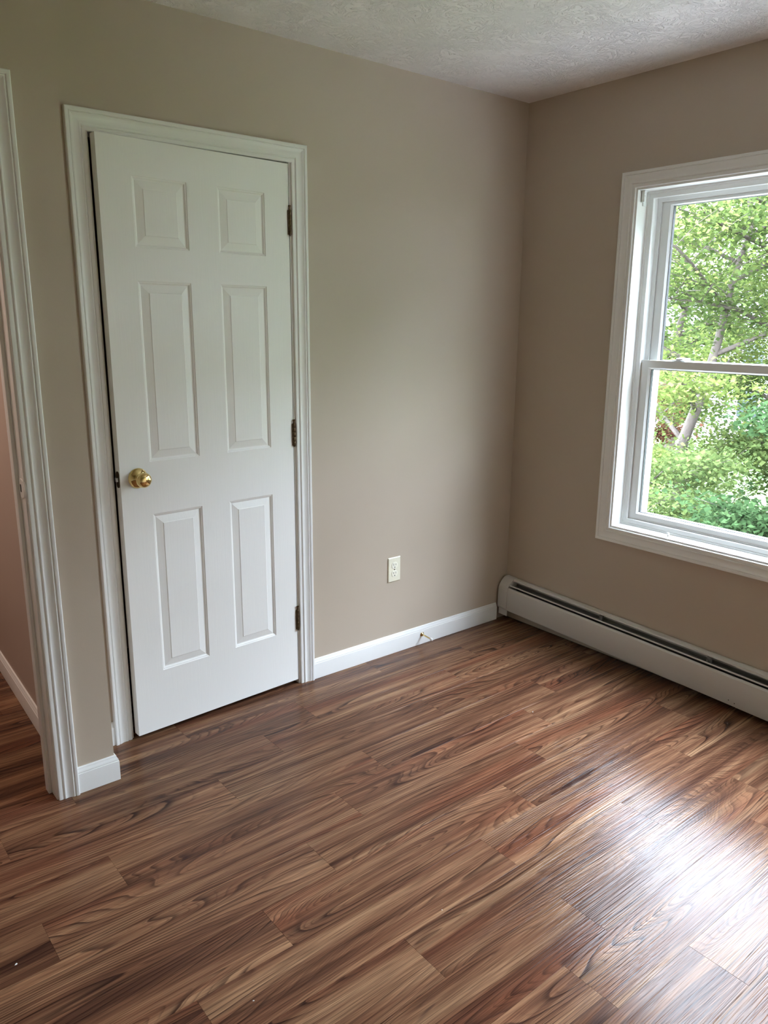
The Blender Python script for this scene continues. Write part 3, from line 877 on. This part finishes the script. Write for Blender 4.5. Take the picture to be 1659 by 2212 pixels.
def tree(loc, height, crown_r, seed, leaf, label, cat='tree', nlimb=9, per=60, size=.10, spread=.42, low=.22, lean=(0, 0), trunk_r=.14, group='trees outside the window', tips=5, crown_h=None):
    r = random.Random(seed)
    t = empty('tree', (loc[0], loc[1], GZ), label=label, cat=cat, group=group)
    pts = []; 
    for i in range(9):
        f = i / 8
        pts.append(Vector((lean[0] * f + r.uniform(-.12, .12) * f * 2, lean[1] * f + r.uniform(-.12, .12) * f * 2, height * .92 * f)))
    V, F = tube(pts, [trunk_r * (1 - .86 * i / 8) for i in range(9)], 9)
    mobj('trunk', V, F, M['bark'], t, smooth=True, sharp=0)
    cents = []; twV = []; twF = []
    for b in range(nlimb):
        f = low + (1 - low) * (b + r.random() * .6) / nlimb
        k = min(7, int(f * 8)); base = pts[k].lerp(pts[k + 1], f * 8 - k)
        ang = b * 2.4 + r.random()
        prof = math.sin(math.pi * min(1, .18 + .82 * (1 - (f - low) / (1 - low)) ** .75))
        R_ = crown_r * (.35 + .75 * prof) * r.uniform(.8, 1.15)
        d = Vector((math.cos(ang), math.sin(ang), 0))
        lp = []; n = 6
        for i in range(n):
            g = i / (n - 1)
            lp.append(base + d * R_ * g + Vector((r.uniform(-.1, .1) * g, r.uniform(-.1, .1) * g, R_ * (.55 * g - .22 * g * g) + r.uniform(-.05, .05))))
        rad = trunk_r * .42 * (1 - f * .5)
        V, F = tube(lp, [rad * (1 - .8 * i / (n - 1)) for i in range(n)], 6)
        mobj('branch', V, F, M['bark'], t, smooth=True, sharp=0)
        for i in range(1, n):
            for q in range(tips):
                a2 = ang + r.uniform(-1.5, 1.5); ln = R_ * r.uniform(.18, .5)
                e = lp[i] + Vector((math.cos(a2), math.sin(a2), r.uniform(-.10, .55))) * ln
                m_ = lp[i].lerp(e, .5) + Vector((0, 0, .06 * ln))
                Vt, Ft = tube([lp[i], m_, e], [rad * .22, rad * .14, .004], 4)
                o_ = len(twV); twV += Vt; twF += [tuple(x + o_ for x in f_) for f_ in Ft]
                cents.append(tuple(e)); cents.append(tuple(m_))
    cents += [tuple(pts[-1] + Vector((r.uniform(-.5, .5), r.uniform(-.5, .5), r.uniform(-.3, .5)))) for _ in range(8)]
    mobj('twigs', twV, twF, M['bark'], t, kind='stuff')
    leaves('foliage', cents, leaf, t, size, spread, per, seed)
    return t

tree((9.6, 4.9), 7.7, 2.9, 3, M['leaf_yg'], 'tall yellow green maple standing left of centre in the window view', nlimb=15, per=46, size=.070, spread=.34, lean=(.3, -.9), trunk_r=.15)
tree((11.4, 3.0), 8.3, 3.0, 8, M['leaf_g'], 'tall fresh green tree filling the right edge of the upper pane', nlimb=15, per=56, size=.080, spread=.38, lean=(-.2, .5), trunk_r=.2)
tree((6.9, .55), 3.8, 1.25, 21, M['leaf_teal'], 'dense blue green maple low on the right of the lower pane', nlimb=13, per=64, size=.075, spread=.24, low=.12, lean=(0, .2), trunk_r=.08)
tree((7.6, 3.9), 2.8, 1.0, 33, M['leaf_g'], 'small slender green tree with bare lower stem at the left of the lower pane', nlimb=8, per=22, size=.07, spread=.22, low=.40, trunk_r=.06)
tree((12.6, 7.3), 3.6, .9, 45, M['leaf_red'], 'small coral leaved tree glimpsed at the far left of the lower pane', nlimb=8, per=18, size=.09, spread=.24, low=.5, trunk_r=.06)
tree((19.5, 10.8), 7.6, 3.4, 52, M['leaf_g'], 'large green tree farther back at the left of the window view', nlimb=14, per=22, size=.17, spread=.6, trunk_r=.26)
tree((19.0, 3.5), 11.0, 4.2, 61, M['leaf_yg'], 'large pale green tree farther back behind the fresh green tree', nlimb=14, per=26, size=.18, spread=.6, trunk_r=.28)
RIGHT = 'trees beyond the right side of the window'  # added out of view to shape the sky light on the back wall
for k_, (x_, y_, h_, rad_, lf_) in enumerate([(13.5, -3.2, 8.6, 3.4, 'leaf_g'), (11.6, -9.0, 9.0, 3.5, 'leaf_yg'), (8.0, -13.0, 9.2, 3.5, 'leaf_g'), (2.8, -14.6, 9.4, 3.5, 'leaf_yg')]):
    tree((x_, y_), h_, rad_, 70 + k_, M[lf_], ['tall green tree just past the right edge of the window view', 'yellow green tree second beyond the right edge of the window view', 'tall green tree third beyond the right edge of the window view', 'yellow green tree farthest to the right of the window view'][k_], nlimb=15, per=15, size=.26, spread=.55, low=.14, trunk_r=.24, group=RIGHT)

def bush(loc, R_, h, seed, leaf, label, per=500):
    r = random.Random(seed)
    t = empty('bush', (loc[0], loc[1], GZ), label=label, cat='bush', group='bushes below the trees')
    tw = []; tf = []; ce = []
    for i in range(26):
        a = r.random() * 6.283; d = R_ * r.random() ** .5
        e = Vector((d * math.cos(a), d * math.sin(a), h * r.uniform(.45, 1) * (1 - .4 * (d / R_) ** 2)))
        Vt, Ft = tube([Vector((d * .2 * math.cos(a), d * .2 * math.sin(a), 0)), e * .55, e], [.02, .012, .004], 4)
        o_ = len(tw); tw += Vt; tf += [tuple(x + o_ for x in f_) for f_ in Ft]
        ce += [tuple(e), tuple(e * .7), tuple(Vector((e.x, e.y, e.z * .4)))]
    mobj('stems', tw, tf, M['bark'], t, kind='stuff')
    leaves('foliage', ce, leaf, t, .10, .26, per // 26, seed, .8)
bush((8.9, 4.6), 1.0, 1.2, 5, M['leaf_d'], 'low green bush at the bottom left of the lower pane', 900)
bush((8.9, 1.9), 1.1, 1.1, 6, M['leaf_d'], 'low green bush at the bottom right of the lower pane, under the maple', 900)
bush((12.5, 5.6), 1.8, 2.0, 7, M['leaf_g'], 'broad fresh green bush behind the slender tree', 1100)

def house(loc, sx, sy, hh, wall_m, label, wins):
    h = empty('house', (loc[0], loc[1], GZ), label=label, cat='house')
    boxes('wall', [(-sx / 2, sx / 2, -sy / 2, sy / 2, 0, hh)], wall_m, h)
    e = .35
    V = [(-sx / 2 - e, -sy / 2 - e, hh), (sx / 2 + e, -sy / 2 - e, hh), (sx / 2 + e, sy / 2 + e, hh), (-sx / 2 - e, sy / 2 + e, hh), (0, -sy / 2 - e, hh + 1.9), (0, sy / 2 + e, hh + 1.9)]
    mobj('roof', V, [(0, 1, 2, 3), (0, 4, 5, 3), (1, 4, 5, 2), (0, 1, 4), (3, 2, 5)], M['roof'], h)
    for y, z in wins:
        f = boxes('window', [(-sx / 2 - .05, -sx / 2 + .02, y - .5, y + .5, z, z + 1.3)], M['vinyl'], h)
        boxes('pane', [(-sx / 2 - .06, -sx / 2 - .045, y - .42, y + .42, z + .08, z + 1.22)], M['pane'], f)
    return h
house((32, 15.5), 8, 9, 4.6, M['siding'], 'pale grey house glimpsed through the trees at the left of the window', [(-3, 1.0), (0, 1.0), (3, 1.0), (-3, 3.0 - .2), (0, 2.8), (3, 2.8)])
house((28, 7.0 - 4.5), 8, 8, 3.4, M['siding_pink'], 'pinkish house glimpsed through the trees at the right of the window', [(-2.5, 1.0), (0, 1.0), (2.5, 1.0)])
